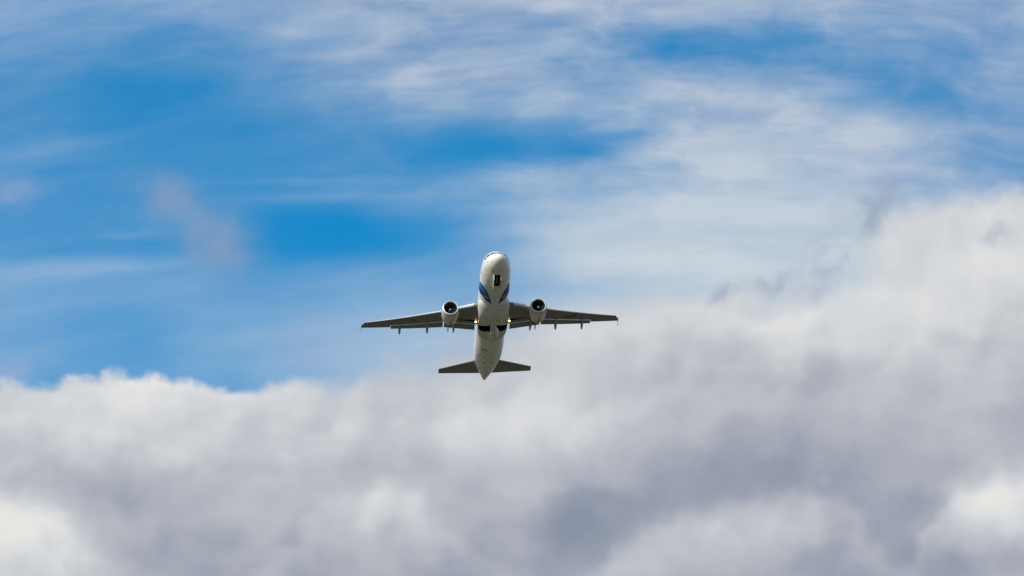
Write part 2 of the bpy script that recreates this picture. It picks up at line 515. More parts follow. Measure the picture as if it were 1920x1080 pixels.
M_door = material('gear_door_white', (0.74, 0.74, 0.70), 0.4, coat=0.2, var=0.1, vscale=3)
M_bright = material('lit_gear_door_white', (0.86, 0.86, 0.83), 0.35, coat=0.2)  # whiter than the nose doors: light on the hanging doors put into the paint
M_glass = material('cockpit_glass', (0.015, 0.02, 0.025), 0.12, spec=0.25)
M_teal = material('livery_teal', (0.0, 0.125, 0.32), 0.45, spec=0.05)
M_mid = material('livery_blue', (0.0, 0.085, 0.29), 0.45, spec=0.05)
M_navy = material('livery_navy', (0.0, 0.022, 0.13), 0.45, spec=0.05)
M_pale = material('livery_pale_line', (0.20, 0.36, 0.48), 0.4)
M_mark = material('dark_marking', (0.03, 0.03, 0.032), 0.5)
M_text = material('registration_black', (0.018, 0.018, 0.02), 0.5)
M_lamp = material('landing_lamp_lens', (0.9, 0.8, 0.6), 0.2, emit=(1.0, 0.74, 0.42), estr=6.0)
M_rim = material('lamp_housing', (0.5, 0.5, 0.5), 0.35, metal=0.6)
M_red = material('beacon_red', (0.35, 0.03, 0.02), 0.25)
M_feath = material('livery_pale_hook', (0.30, 0.40, 0.41), 0.4)
M_dim = material('grey_marking', (0.09, 0.085, 0.075), 0.5)
M_vent = material('vent_grey', (0.26, 0.26, 0.24), 0.5)
M_stain = material('soot_stain', (0.10, 0.075, 0.04), 0.6)


# ------------------------------------------------------------------ mesh helpers
def pchip(pts):
    xs = [p[0] for p in pts]
    ys = [p[1] for p in pts]
    n = len(xs)
    d = [(ys[i + 1] - ys[i]) / (xs[i + 1] - xs[i]) for i in range(n - 1)]
    m = [d[0]] + [0 if d[i - 1] * d[i] <= 0 else 2 * d[i - 1] * d[i] / (d[i - 1] + d[i]) for i in range(1, n - 1)] + [d[-1]]

    def f(x):
        if x <= xs[0]: return ys[0]
        if x >= xs[-1]: return ys[-1]
        i = max(k for k in range(n - 1) if xs[k] <= x)
        h = xs[i + 1] - xs[i]
        t = (x - xs[i]) / h
        return ((1 + 2 * t) * (1 - t) ** 2 * ys[i] + t * (1 - t) ** 2 * h * m[i] + t * t * (3 - 2 * t) * ys[i + 1] + t * t * (t - 1) * h * m[i + 1])
    return f


def link(name, bm, mat, parent, smooth=True, recalc=True, label=None, sharp=None):
    if recalc:
        bmesh.ops.recalc_face_normals(bm, faces=bm.faces[:])
    me = bpy.data.meshes.new(name)
    bm.to_mesh(me)
    bm.free()
    for p in me.polygons:
        p.use_smooth = smooth
    if smooth:
        me.set_sharp_from_angle(angle=R(sharp or 38))
    for m in (mat if isinstance(mat, (list, tuple)) else [mat]):
        me.materials.append(m)
    o = bpy.data.objects.new(name, me)
    col.objects.link(o)
    o.parent = parent
    if label:
        o['label'] = label
    return o


def V(s, x, z):
    """aircraft coordinates: s metres aft of the nose tip, x to port, z up."""
    return Vector((x, s - 18.0, z))


def loft(bm, rings, closed=True, caps=(True, True), skip=None):
    rows = [[bm.verts.new(p) for p in r] for r in rings]
    n = len(rings[0])
    for i in range(len(rows) - 1):
        for j in range(n if closed else n - 1):
            if skip and skip(i, j):
                continue
            k = (j + 1) % n
            try:
                bm.faces.new((rows[i][j], rows[i][k], rows[i + 1][k], rows[i + 1][j]))
            except ValueError:
                pass
    if closed:
        if caps[0]: bm.faces.new(rows[0])
        if caps[1]: bm.faces.new(list(reversed(rows[-1])))
    return rows


def revolve(bm, prof, cx, cz, n=56, droop=0.0, s0=0.0, caps=(False, False)):
    rings = []
    for s, r in prof:
        rings.append([V(s, cx + r * math.sin(2 * math.pi * k / n), cz + r * math.cos(2 * math.pi * k / n) - (s - s0) * -droop) for k in range(n)])
    return loft(bm, rings, True, caps)


def plate(bm, loop, off):
    """prism: a closed loop of points and its copy moved by off."""
    a = [bm.verts.new(p) for p in loop]
    b = [bm.verts.new(p + off) for p in loop]
    n = len(a)
    bm.faces.new(a)
    bm.faces.new(list(reversed(b)))
    for i in range(n):
        bm.faces.new((a[i], b[i], b[(i + 1) % n], a[(i + 1) % n]))


# ------------------------------------------------------------------ the ground under the flight path
gm = bpy.data.materials.new('dry_airfield_grass')
gm.use_nodes = True
S.nt = gm.node_tree
gb = S.nt.nodes['Principled BSDF']
gb.inputs['Roughness'].default_value = 0.95
gt = S.nt.nodes.new('ShaderNodeTexCoord')
go = S(gt.outputs['Object'])
g1 = noise(go, 0.004, 6, 0.6, '3D')
g2 = noise(go, 0.08, 5, 0.6, '3D')
gc = mixc(remap(g1, 0.35, 0.65), (0.060, 0.058, 0.030), (0.095, 0.086, 0.048))
gc = mixc(remap(g2, 0.3, 0.7, 0.0, 0.4), gc, (0.045, 0.05, 0.02))
S.nt.links.new(gc.s, gb.inputs['Base Color'])
bm = bmesh.new()
rings = []
for r in (1, 50, 200, 600, 1500, 4000, 10000, 25000, 60000):
    rings.append([Vector((r * math.cos(2 * math.pi * k / 48), r * math.sin(2 * math.pi * k / 48), 0)) for k in range(48)])
loft(bm, rings, True, (True, False))
ground = link('ground', bm, gm, None, smooth=False)
ground['kind'] = 'structure'

# ------------------------------------------------------------------ the airliner
plane = bpy.data.objects.new('airliner', None)
col.objects.link(plane)
plane.location = (-2.736, 728.047, 172.457)
plane.rotation_euler = (R(-14.787), R(-2.472), R(3.574))
plane.empty_display_size = 4
plane['label'] = 'white twin-engine jet airliner with blue belly patches climbing nose-up through the cloudy sky'
plane['category'] = 'airplane'

# ---- fuselage
F_zb = pchip([(0, -.52), (.05, -.72), (.15, -.86), (.35, -1.04), (.7, -1.25), (1.1, -1.43), (1.6, -1.59), (2.2, -1.73), (3, -1.87), (4, -1.98), (5, -2.04), (6.2, -2.07),
              (23.5, -2.07), (25.5, -2.01), (27.5, -1.76), (29.5, -1.36), (31.5, -.86), (33.5, -.32), (35.5, .24), (36.8, .62), (37.4, .80), (37.57, .90)])
F_zt = pchip([(0, -.50), (.05, -.30), (.15, -.16), (.35, .02), (.7, .25), (1.1, .47), (1.5, .67), (1.8, .86), (2.2, 1.22), (2.6, 1.54), (3.0, 1.78), (3.5, 1.94), (4, 2.01), (5, 2.05), (6.2, 2.07),
              (28, 2.06), (31, 2.02), (33.5, 1.93), (35.5, 1.74), (36.8, 1.52), (37.4, 1.36), (37.57, 1.24)])
F_w = pchip([(0, .01), (.05, .24), (.15, .42), (.35, .66), (.7, .93), (1.1, 1.15), (1.6, 1.36), (2.2, 1.54), (3, 1.73), (4, 1.87), (5, 1.94), (6.2, 1.975),
             (24.5, 1.975), (26.5, 1.95), (28.5, 1.84), (30.5, 1.64), (32.5, 1.33), (34.5, .93), (36, .58), (36.9, .36), (37.4, .23), (37.57, .15)])


def fus(s, th, off=0.0):
    """theta from the keel (0) towards port (+)."""
    w, zb, zt = F_w(s), F_zb(s), F_zt(s)
    zc, h = (zb + zt) / 2, (zt - zb) / 2
    p = V(s, w * math.sin(th), zc - h * math.cos(th))
    if off:
        d = 0.02
        a = fus(s, th + d) - fus(s, th - d)
        b = fus(min(s + d, 37.5), th) - fus(max(s - d, 0.0), th)
        nrm = b.cross(a)
        if nrm.length > 1e-9:
            p = p + nrm.normalized() * off
    return p


BAY_S0, BAY_S1, BAY_T = 2.75, 5.35, 0.225
th_list = sorted(set([round(-math.pi + 2 * math.pi * k / 80, 5) for k in range(80)]) - set(round(-math.pi + 2 * math.pi * k / 80, 5) for k in range(80) if abs(-math.pi + 2 * math.pi * k / 80) < 0.28))
th_list = sorted(th_list + [-BAY_T, -BAY_T + .045, -.09, 0, .09, BAY_T - .045, BAY_T])
st = [0, .015, .05, .1, .15, .25, .35, .5, .7, .9, 1.1, 1.35, 1.6, 1.8, 2.0, 2.2, 2.4, 2.6, BAY_S0, 3.0, 3.3, 3.7, 4.1, 4.5, 4.9, 5.15, BAY_S1, 5.7, 6.2]
st += [6.2 + (23.5 - 6.2) * k / 14 for k in range(1, 15)] + [15.62, 17.5] + [23.5 + 0.5 * k for k in range(1, 28)] + [37.2, 37.4, 37.57]
st = sorted(st)
bm = bmesh.new()
iT0, iT1 = th_list.index(-BAY_T), th_list.index(BAY_T)
i0, i1 = st.index(BAY_S0), st.index(BAY_S1)


def bay_skip(i, j):
    if 15.6 < st[i] < 17.4 and abs(th_list[j]) < 1.05:      # open above the main gear bays
        return True
    return i0 <= i < i1 and iT0 <= j < iT1


loft(bm, [[fus(s, t) for t in th_list] for s in st], True, (True, True), bay_skip)
fuselage = link('fuselage', bm, M_white, plane)

# nose gear bay: walls and roof inside the opening
bm = bmesh.new()
rim = [fus(s, -BAY_T) for s in st[i0:i1 + 1]] + [fus(BAY_S1, t) for t in th_list[iT0 + 1:iT1 + 1]]
rim += [fus(s, BAY_T) for s in reversed(st[i0:i1])] + [fus(BAY_S0, t) for t in reversed(th_list[iT0 + 1:iT1])]
top = [Vector((p.x, p.y, -0.85)) for p in rim]
loft(bm, [rim, top], True, (False, True))
link('nose_gear_bay', bm, M_bay, fuselage, smooth=False)


def band(name, ca, cb, mat, parent, surf, n=28, k=4, off=0.006, label=None):
    """surface patch between two curves given as lists of (s, theta)."""
    def samp(c, t):
        f = t * (len(c) - 1)
        i = min(int(f), len(c) - 2)
        u = f - i
        return (c[i][0] * (1 - u) + c[i + 1][0] * u, c[i][1] * (1 - u) + c[i + 1][1] * u)
    bm = bmesh.new()
    rows = []
    for i in range(n + 1):
        a, b = samp(ca, i / n), samp(cb, i / n)
        rows.append([surf(a[0] * (1 - j / k) + b[0] * j / k, a[1] * (1 - j / k) + b[1] * j / k, off) for j in range(k + 1)])
    loft(bm, rows, False)
    bmesh.ops.remove_doubles(bm, verts=bm.verts[:], dist=0.0005)
    return link(name, bm, mat, parent, label=label)


# cockpit windows: three panes a side
for sg in (-1, 1):
    def pane(s_lo, s_hi, t0, t1, rake0, rake1):
        ca = [(s_lo + rake0, sg * (math.pi - t0)), (s_lo + rake1, sg * (math.pi - t1))]
        cb = [(s_hi + rake0, sg * (math.pi - t0)), (s_hi + rake1, sg * (math.pi - t1))]
        band('cockpit_window', ca, cb, M_glass, fuselage, fus, n=10, k=6, off=0.008)
    pane(1.56, 2.10, 0.035, 0.60, 0.0, 0.10)
    pane(1.70, 2.30, 0.66, 1.00, 0.0, 0.22)
    pane(1.98, 2.56, 1.06, 1.28, 0.0, 0.24)


# nose gear doors hang open on both sides of the bay
def hang_door(name, s0, s1, x0, z0f, drop, lean, thick, bow, mat, parent, n=12, m=6, taper=0.12):
    bm = bmesh.new()
    rings = []
    for i in range(n + 1):
        t = i / n
        s = s0 + (s1 - s0) * t
        e = min(1.0, t / taper, (1 - t) / taper)
        d = drop * (0.55 + 0.45 * math.sqrt(max(0, 1 - (1 - e) ** 2)))
        outer = []
        inner = []
        for j in range(m + 1):
            u = j / m
            xx = x0 + lean * u + bow * math.sin(math.pi * u * 0.9)
            outer.append(V(s, xx, z0f(s) - d * u))
            inner.append(V(s, xx - math.copysign(thick, x0), z0f(s) - d * u))
        rings.append(outer + list(reversed(inner)))
    loft(bm, rings, True)
    return link(name, bm, mat, parent)


for sg in (-1, 1):
    hang_door('nose_gear_door', BAY_S0 + 0.05, BAY_S1 + 0.25, sg * 0.45, lambda s: F_zb(s) + 0.10, 0.60, sg * 0.03, 0.085, sg * 0.05, M_door, plane)

# nose wheels folding forward into the bay
ng = bpy.data.objects.new('nose_gear', None)
col.objects.link(ng)
ng.parent = plane
for sg in (-1, 1):
    bm = bmesh.new()
    prof = [(.10, .10), (.16, .11), (.28, .11), (.34, .105), (.375, .07), (.385, 0), (.375, -.07), (.34, -.105), (.28, -.11), (.16, -.11), (.10, -.10)]
    rings = []
    for r, a in prof:
        rings.append([V(4.55 + r * math.cos(2 * math.pi * k / 28), sg * 0.23 + a, -1.78 + r * math.sin(2 * math.pi * k / 28)) for k in range(28)])
    loft(bm, rings, True)
    wheel = link('nose_wheel', bm, M_tyre, ng)
    bm = bmesh.new()
    rings = [[V(4.55 + r * math.cos(2 * math.pi * k / 20), sg * 0.23 + sg * 0.125 * f, -1.78 + r * math.sin(2 * math.pi * k / 20)) for k in range(20)] for r, f in ((.15, .9), (.12, 1.0), (.05, 1.05))]
    loft(bm, rings, True)
    link('hub', bm, M_gear, wheel)
bm = bmesh.new()
loft(bm, [[V(s, .055 * math.cos(2 * math.pi * k / 12), z + .055 * math.sin(2 * math.pi * k / 12)) for k in range(12)] for s, z in ((4.60, -1.98), (4.4, -1.82), (4.0, -1.5), (3.6, -1.2))], True)
link('strut', bm, M_gear, ng)
bm = bmesh.new()
loft(bm, [[V(4.62 + .045 * math.cos(2 * math.pi * k / 10), x, -1.97 + .045 * math.sin(2 * math.pi * k / 10)) for k in range(10)] for x in (-.17, .17)], True)
link('axle', bm, M_gear, ng)

# ---- belly fairing with the two main gear bays
B_w = pchip([(10.2, 1.2), (10.8, 1.55), (11.3, 1.88), (11.8, 2.06), (12.6, 2.13), (13.6, 2.04), (14.6, 1.99), (16.5, 1.97), (17.8, 1.96), (18.8, 1.90), (19.6, 1.76), (20.2, 1.52), (20.6, 1.15), (20.8, .7)])
B_z = pchip([(10.2, -1.5), (10.9, -1.78), (11.5, -1.98), (12.2, -2.18), (12.8, -2.31), (13.4, -2.38), (15, -2.38), (17, -2.36), (18.5, -2.33), (19.5, -2.27), (20.2, -2.2), (20.6, -2.12), (20.8, -2.05)])
B_zc = -0.95
FN = pchip([(10.2, 2.1), (11.4, 2.3), (12.5, 2.9), (14.6, 7.0), (17.4, 7.0), (19.0, 4.5), (20.8, 3.0)])


def fair(s, th, off=0.0):
    w, h = B_w(s), B_zc - B_z(s)
    n = FN(s)
    c, d = math.cos(th), math.sin(th)
    x = w * math.copysign(abs(d) ** (2 / n), d)
    z = B_zc - (h if c > 0 else 0.5) * math.copysign(abs(c) ** (2 / n), c)
    return V(s, x, z - off)


GB0, GB1 = 15.7, 17.4
fth = []
for k in range(-44, 44):
    fth.append(math.pi * k / 44)
# columns follow x, so that the bay edges are straight: solve theta for given x at the flat bottom


def th_for_x(s, x):
    w = B_w(s)
    d = min(1, abs(x) / w) ** (FN(s) / 2)
    return math.copysign(math.asin(d), x)


XS = [0, .10, .20, .22, .35] + [round(.45 + .1 * k, 2) for k in range(11)] + [1.52, 1.59, 1.66, 1.72, 1.78, 1.83, 1.87, 1.91]
cols_pos = XS
fst = [10.2, 10.5, 10.8, 11.1, 11.4, 11.8, 12.2, 12.6, 13, 13.5, 14, 14.6, 15.2, GB0] + [round(GB0 + .085 * k, 3) for k in range(1, 20)] + [GB1, 17.7, 18.0, 18.3, 18.6, 18.9, 19.2, 19.5, 19.8, 20.1, 20.3, 20.5, 20.65, 20.8]


def fair_ring(s):
    k = B_w(s) / 1.99
    r = []
    for x in reversed(XS[1:]):
        r.append(fair(s, th_for_x(s, -x * k)))
    for x in XS:
        r.append(fair(s, th_for_x(s, x * k)))
    t0 = th_for_x(s, XS[-1] * k)
    ups = [t0 + (math.pi - t0) * (q + 1) / 9 for q in range(8)]
    r += [fair(s, t) for t in ups]
    r += [fair(s, math.pi)]
    r += [fair(s, -t) for t in reversed(ups)]
    return r


nX = len(XS) - 1
g0, g1 = fst.index(GB0), fst.index(GB1)


def in_bay(i, j):
    if not g0 <= i < g1:
        return False
    a = j - nX                       # column index: 0 starts at the keel line to port
    xi = a if a >= 0 else -a - 1     # cell between XS[xi] and XS[xi+1]
    if xi < 3 or xi >= len(XS) - 2:
        return False
    s = (fst[i] + fst[i + 1]) / 2
    x = (XS[xi] + XS[xi + 1]) / 2
    # rounded rear outer corner
    u, v = (x - 1.0) / 0.92, (s - 16.45) / 0.95
    if u > 0 and v > 0 and u * u + v * v > 1.0:
        return False
    return True


bm = bmesh.new()
loft(bm, [fair_ring(s) for s in fst], True, (True, True), in_bay)
fairing = link('belly_fairing', bm, M_fair, plane)
for sg in (-1, 1):
    bm = bmesh.new()
    lo = [(GB0 - .03, .205), (GB0 - .03, 1.88), (16.6, 1.88), (17.1, 1.75), (GB1 + .05, 1.4), (GB1 + .05, .205)]
    zz = [-2.29 if x < 1.7 else -1.9 for s, x in lo]
    loft(bm, [[V(s, sg * x, z) for (s, x), z in zip(lo, zz)], [V(s, sg * x * .97, -1.2) for s, x in lo]], True, (False, True))
    link('main_gear_bay', bm, M_bay, fairing, smooth=False)
    # door hinged at the keel, hanging open
    hang_door('main_gear_door', GB0 + .05, GB1 - .05, sg * 0.26, lambda s: -2.33, 1.15, sg * (0.40 if sg > 0 else 0.10), 0.08 if sg > 0 else 0.06, sg * 0.03, M_bright, plane, taper=0.22)

# ---- wings
def W_le(y): return 11.95 + (y - 2.0) * 0.5343 + (max(0, y - 16.6) ** 1.2) * 2.6
def W_te(y): return 18.05 if y <= 6.4 else 18.05 + (y - 6.4) * (21.25 - 18.05) / 10.2
def W_z(y): return -1.12 + 0.075 * (y - 2.0) + 0.0036 * max(0, y - 2.0) ** 2
W_tc = pchip([(1, .152), (2, .15), (6.4, .118), (17, .106)])
W_tw = pchip([(1, 3.6), (2, 3.4), (6.4, 1.4), (17, -.6)])


def wing_pt(y, f, upper, sg, off=0.0):
    le, te = W_le(y), W_te(y)
    c = te - le
    tc = W_tc(y)
    yt = 5 * tc * (.2969 * math.sqrt(max(f, 0)) - .126 * f - .3516 * f * f + .2843 * f ** 3 - .1015 * f ** 4)
    yc = 0.018 * 4 * f * (1 - f) * (0.6 + 0.8 * f)
    z = (yc + yt if upper else yc - yt) * c
    a = R(W_tw(y))
    ds = f * c - 0.3 * c
    return V(le + 0.3 * c + ds * math.cos(a) + z * math.sin(a), sg * y, W_z(y) + z * math.cos(a) - ds * math.sin(a) - off)


LB0, LB1 = 15.75, 16.35                # gear leg slot in the wing's underside
YB0, YB1 = 2.25, 4.5


def fa(y):
    yy = min(y, 6.4)
    return (LB0 + .15 * (min(yy, YB1) - YB0) - W_le(yy)) / (W_te(yy) - W_le(yy))


def fb(y):
    yy = min(y, 6.4)
    return (LB1 - .04 * (min(yy, YB1) - YB0) - W_le(yy)) / (W_te(yy) - W_le(yy))


def cut(y):                            # where the fixed wing ends ahead of the flaps
    if y <= 6.4:
        return 1 - 0.90 / (W_te(y) - W_le(y))
    return 0.76


def wing_ring(y, fmax, sg):
    r = []
    NU = 16
    for k in range(NU, -1, -1):
        f = fmax * (1 - math.cos(math.pi / 2 * k / NU)) if k < NU else fmax
        r.append(wing_pt(y, f, True, sg))
    A, B = fa(y), fb(y)
    lows = [A * (1 - math.cos(math.pi / 2 * k / 9)) for k in range(1, 10)] + [A + (B - A) / 2, B] + [B + (fmax - B) * k / 4 for k in (1, 2, 3, 4)]
    r += [wing_pt(y, f, False, sg) for f in lows]
    return r


def aerofoil(cs, cz, chord, tc, y, sg, ang, n=9, camber=0.02):
    """small closed section: leading edge at (cs, cz)."""
    up, lo = [], []
    for k in range(n + 1):
        f = 1 - math.cos(math.pi / 2 * k / n)
        yt = 5 * tc * (.2969 * math.sqrt(f) - .126 * f - .3516 * f * f + .2843 * f ** 3 - .1015 * f ** 4)
        yc = camber * 4 * f * (1 - f)
        for arr, z in ((up, yc + yt), (lo, yc - yt)):
            arr.append(V(cs + chord * (f * math.cos(ang) + z * math.sin(ang)), sg * y, cz + chord * (z * math.cos(ang) - f * math.sin(ang))))
    return list(reversed(up)) + lo[1:]


WYS = [1.2, 1.9, YB0, 2.7, 3.15, 3.6, 4.05, YB1, 5.2, 5.8, 6.4, 7.5, 8.8, 10.2, 11.8, 13.25]
for sg in (-1, 1):
    bm = bmesh.new()
    NLE = 16
    ib0 = NLE + 9                       # ring index of fa
    b0, b1 = WYS.index(YB0), WYS.index(YB1)
    loft(bm, [wing_ring(y, cut(y), sg) for y in WYS], True, (True, True), lambda i, j: b0 <= i < b1 and ib0 <= j < ib0 + 2)
    loft(bm, [wing_ring(y, 1.0, sg) for y in (13.253, 14.2, 15.2, 16.0, 16.6, 16.85, 16.98)], True, (True, True))
    wing = link('wing', bm, M_grey, plane)
    # dark slot where the main gear leg has folded away
    bm = bmesh.new()
    ys = WYS[b0:b1 + 1]
    rim = [wing_pt(y, fa(y), False, sg) for y in ys] + [wing_pt(y, fb(y), False, sg) for y in reversed(ys)]
    loft(bm, [rim, [p + Vector((0, 0, .28)) for p in rim]], True, (False, True))
    link('gear_leg_bay', bm, M_bay, wing, smooth=False)
    # slats
    for ya, yb in ((2.55, 4.9), (6.6, 16.3)):
        bm = bmesh.new()
        rings = []
        for q in range(13):
            y = ya + (yb - ya) * q / 12
            c = W_te(y) - W_le(y)
            pts = []
            for k in range(10, -1, -1):
                pts.append(wing_pt(y, .13 * (k / 10) ** 2, True, sg))
            for k in range(1, 5):
                pts.append(wing_pt(y, .045 * (k / 4) ** 2, False, sg))
            inner = [pts[-1] + Vector((0, .03 * c, .012 * c)), pts[4] + Vector((0, .012 * c, -.02 * c))]
            pts = [p + Vector((0, -.045 * c, -.012 * c)) for p in pts + inner]
            rings.append(pts)
        loft(bm, rings, True)
        link('slat', bm, M_slat, wing)
    # flaps
    for ya, yb in ((2.30, 6.30), (6.46, 13.2)):
        bm = bmesh.new()
        rings = []
        for q in range(9):
            y = ya + (yb - ya) * q / 8
            c = W_te(y) - W_le(y)
            p = wing_pt(y, cut(y), False, sg)
            d = (1 - cut(y)) * c
            rings.append(aerofoil(p.y + 18 - 0.005, p.z - 0.032, d * 1.24, .13, y, sg, R(11)))
        loft(bm, rings, True)
        link('flap', bm, M_flap, wing)
    # flap track fairings
    for y, wd, ht in ((5.05, .17, .27), (8.47, .18, .27), (12.05, .17, .25)):
        c = W_te(y) - W_le(y)
        s0 = W_le(y) + .47 * c
        s1 = W_te(y) + (.95 if y < 6 else 1.1)
        bm = bmesh.new()
        rings = []
        N = 22
        for q in range(N + 1):
            t = q / N
            s = s0 + (s1 - s0) * t
            f = (s - W_le(y)) / c
            zl = wing_pt(y, min(f, cut(y)), False, sg).z - max(0, f - cut(y)) * c * .20
            k = max(0.02, (math.sin(math.pi * min(t / .62, 1) / 2)) ** .8 * (1 if t < .62 else math.sqrt(max(0, 1 - ((t - .62) / .38) ** 1.7))))
            cz = zl - ht * .72 * math.sin(math.pi * min(t / .5, 1) / 2)
            rings.append([V(s, sg * y + wd * k * math.sin(2 * math.pi * a / 20), cz + ht * k * math.cos(2 * math.pi * a / 20)) for a in range(20)])
        loft(bm, rings, True)
        link('flap_track_fairing', bm, M_can, wing)
    # wingtip fence
    bm = bmesh.new()
    zt = W_z(16.98)
    lp = [(20.35, zt), (21.1, zt + .30), (21.75, zt + .78), (22.0, zt + .74), (21.75, zt + .2), (21.72, zt), (21.8, zt - .25), (21.95, zt - .48), (21.75, zt - .48), (21.0, zt - .2)]
    plate(bm, [V(s, sg * (16.97 + abs(z - zt) * .06), z) for s, z in lp], Vector((sg * .035, 0, 0)))
    link('wingtip_fence', bm, M_can, wing, smooth=False)
    # landing light at the wing root
    lf = (16.15 - W_le(2.22)) / (W_te(2.22) - W_le(2.22))
    lp = V(16.15, sg * 2.22, wing_pt(2.22, lf, False, sg).z - .13)
    bm = bmesh.new()
    fwd = Vector((0, -1, -.25)).normalized()
    upv = Vector((0, -.25, 1)).normalized()
    sd = Vector((1, 0, 0))
    rings = [[lp + fwd * d + (sd * math.cos(2 * math.pi * k / 16) + upv * math.sin(2 * math.pi * k / 16)) * r for k in range(16)] for d, r in ((-.22, .05), (-.14, .10), (0, .13), (.03, .13))]
    loft(bm, rings, True)
    lamp = link('landing_light', bm, M_rim, wing)
    bm = bmesh.new()
    rings = [[lp + fwd * d + (sd * math.cos(2 * math.pi * k / 16) + upv * math.sin(2 * math.pi * k / 16)) * r for k in range(16)] for d, r in ((.034, .115), (.06, .09), (.07, .03))]
    loft(bm, rings, True)
    link('lens', bm, M_lamp, lamp)


# writing under the wings, laid on the skin
def wing_text(txt, yc, fc, size, sg, squeeze):
    cu = bpy.data.curves.new('registration', 'FONT')
    cu.body = txt
    cu.size = size
    cu.align_x = 'CENTER'
    cu.align_y = 'CENTER'
    cu.offset = 0.03
    tmp = bpy.data.objects.new('registration_source', cu)
    col.objects.link(tmp)
    dg = bpy.context.evaluated_depsgraph_get()
    me = bpy.data.meshes.new_from_object(tmp.evaluated_get(dg))
    bpy.data.objects.remove(tmp)
    sc_ = W_le(yc) + fc * (W_te(yc) - W_le(yc))
    bm = bmesh.new()
    bm.from_mesh(me)
    bmesh.ops.triangulate(bm, faces=bm.faces[:])
    for v in bm.verts:
        x = sg * yc + v.co.x * squeeze
        s = sc_ - v.co.y
        y = abs(x)
        f = (s - W_le(y)) / (W_te(y) - W_le(y))
        q = wing_pt(y, f, False, sg)
        v.co = Vector((x, q.y, q.z - 0.012))
    bpy.data.meshes.remove(me)
    w = [o for o in plane.children if o.name.startswith('wing') and (o.data.vertices[0].co.x > 0) == (sg > 0)][0]
    link('registration', bm, M_text, w, smooth=False, recalc=False)


wing_text('YJA-GZ', 10.4, .38, 1.0, 1, .56)
wing_text('YI A', 10.33, .38, 0.92, -1, .46)

